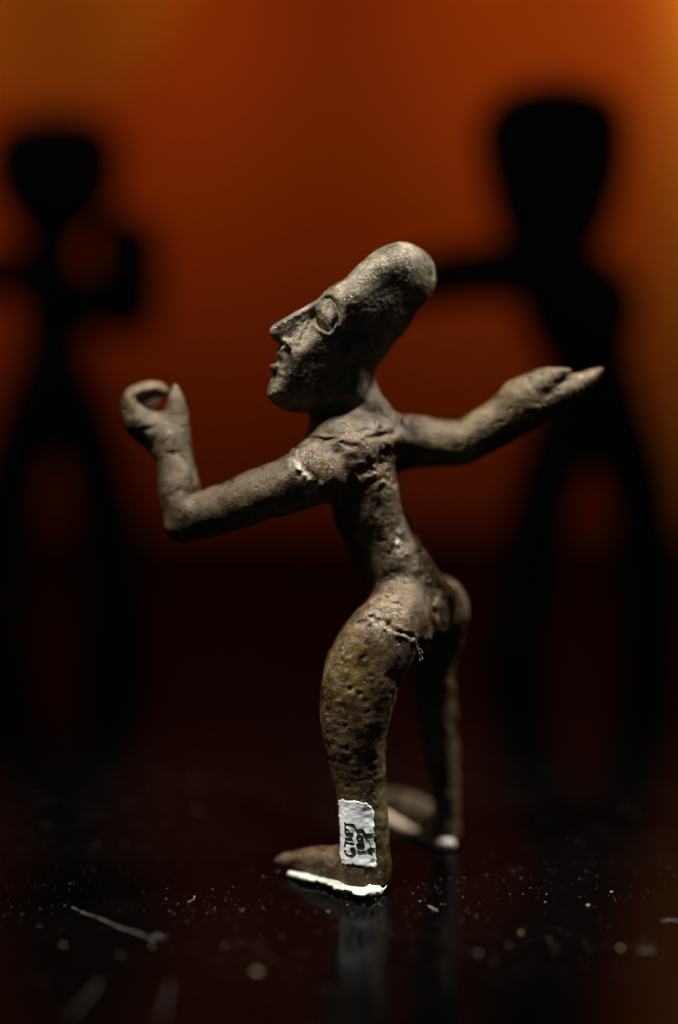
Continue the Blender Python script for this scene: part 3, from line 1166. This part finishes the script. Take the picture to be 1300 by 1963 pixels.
def fibre(name, uv, rad, label, group=None, lift=None, wob=2.0, mat=None):
    pts = []
    n = 24
    A = np.array(uv, float)
    seg = np.concatenate([[0], np.cumsum(np.linalg.norm(np.diff(A, axis=0), axis=1))])
    for i, s in enumerate(np.linspace(0, seg[-1], n)):
        u, v = np.interp(s, seg, A[:, 0]), np.interp(s, seg, A[:, 1])
        q = floor_q(u, v + wob * 0.5 * math.sin(i * 0.6))
        up = rad + (lift(i / (n - 1)) if lift else 0)
        q[1] += up * CT
        q[2] -= up * ST
        pts.append(q)
    b = to_world(pts[0])
    b[2] = 0
    o = tube(name, pts, rad, mat or FIB, b)
    o.location = b
    return tag(o, label, 'fibre', group)


G1 = 'fibres lying on the shelf'
fibre('lint_fibre', [(138, 1740), (190, 1762), (240, 1782), (295, 1801)], 0.9, 'long straight pale hair lying on the black shelf', G1)
fibre('lint_fibre', [(290, 1800), (303, 1792), (312, 1800), (322, 1796)], 0.6, 'small curled tuft at the end of the long pale hair', G1, wob=5)
fibre('lint_fibre', [(360, 1730), (368, 1728), (374, 1722), (372, 1718)], 1.3, 'tiny hooked fibre left of the near foot', G1)
fibre('lint_fibre', [(1270, 1766), (1285, 1765), (1318, 1768)], 1.3, 'short straight fibre cut off by the frame edge', G1)
fibre('lint_fibre', [(1225, 1824), (1238, 1822), (1250, 1826)], 1.3, 'short bent fibre below the straight one at the frame edge', G1)
fibre('lint_fibre', [(822, 1738), (830, 1743), (838, 1747)], 1.5, 'tiny yellowish fibre beside the heel of the near foot', G1)
fibre('lint_fibre', [(192, 1885), (165, 1920), (130, 1956)], 3.0, 'thick blurred fibre slanting near the bottom of the picture', G1, mat=FIB2)
fibre('lint_fibre', [(326, 1890), (318, 1930), (306, 1962)], 2.6, 'blurred upright fibre at the bottom, beside the thick slanting one', G1, mat=FIB2)


def tuft():
    b = to_world(hit(800, 1245))
    root = bpy.data.objects.new('lint_tuft', None)
    COL.objects.link(root)
    root.location = b
    root.empty_display_size = 0.003
    tag(root, 'white wisp of lint caught on the hip of the bronze statuette', 'lint')
    z = hit(798, 1240)[2] - 3
    for ln in ([(795, 1234), (801, 1246), (806, 1252), (809, 1262), (811, 1264)], [(801, 1246), (795, 1248), (790, 1256), (791, 1264), (794, 1266)],
               [(800, 1245), (805, 1252), (804, 1260), (806, 1268)], [(803, 1242), (808, 1246), (810, 1252)], [(786, 1222), (796, 1234), (803, 1248)]):
        A = np.array(ln, float)
        s = np.linspace(0, len(A) - 1, 12)
        B = np.stack([np.interp(s, np.arange(len(A)), A[:, 0]), np.interp(s, np.arange(len(A)), A[:, 1])], 1)
        for _ in range(2):
            B[1:-1] = (B[:-2] + 2 * B[1:-1] + B[2:]) / 4
        tube('strand', [Q(x, y, z + 2 * math.sin(i)) for i, (x, y) in enumerate(B)], 0.8, FIB, b, root, 5)


tuft()


def chip(u, v, rx, ry, rz, rot, col, label, group='crumbs lying on the shelf'):
    bm = bmesh.new()
    bmesh.ops.create_icosphere(bm, subdivisions=2, radius=1)
    for vv in bm.verts:
        vv.co *= 1 + 0.28 * math.sin(vv.co.x * 5 + u) * math.cos(vv.co.y * 4 + v) + random.uniform(-0.08, 0.08)
        vv.co = Vector((vv.co.x * rx * K, vv.co.y * ry * K, max(vv.co.z, -0.8) * rz * K))
    me = bpy.data.meshes.new('crumb')
    lowz = min(vv.co.z for vv in bm.verts)
    for vv in bm.verts:
        vv.co.z -= lowz
    bm.to_mesh(me)
    bm.free()
    me.materials.append(plain('crumb', col, 0.7, 0.3))
    b = to_world(floor_q(u, v))
    b[2] = 0
    o = link('crumb', me, None, b)
    o.rotation_euler.z = rot
    tag(o, label, 'crumb', group)


chip(492, 1864, 9, 3.2, 1.8, -0.2, (0.30, 0.27, 0.16), 'pale cream flake lying on the shelf in front of the near foot')
chip(122, 1814, 3.5, 3, 2.5, 0, (0.20, 0.18, 0.06), 'yellowish crumb left of the long pale hair')
chip(292, 1815, 2.6, 2.4, 2, 0, (0.24, 0.22, 0.08), 'yellowish crumb just below the end of the long pale hair')
chip(998, 1790, 2, 2, 2, 0, (0.60, 0.52, 0.20), 'bright yellow crumb on the dusty shelf right of the figure')
chip(1190, 1820, 3, 2.6, 2.5, 0.5, (0.60, 0.52, 0.22), 'yellow crumb near the right frame edge')
chip(918, 1830, 2, 2, 2, 0, (0.25, 0.50, 0.48), 'tiny turquoise crumb on the shelf right of the figure')
chip(1128, 1738, 3.5, 3.5, 3, 0, (0.28, 0.25, 0.23), 'round grey crumb on the shelf farther right, soft focus')
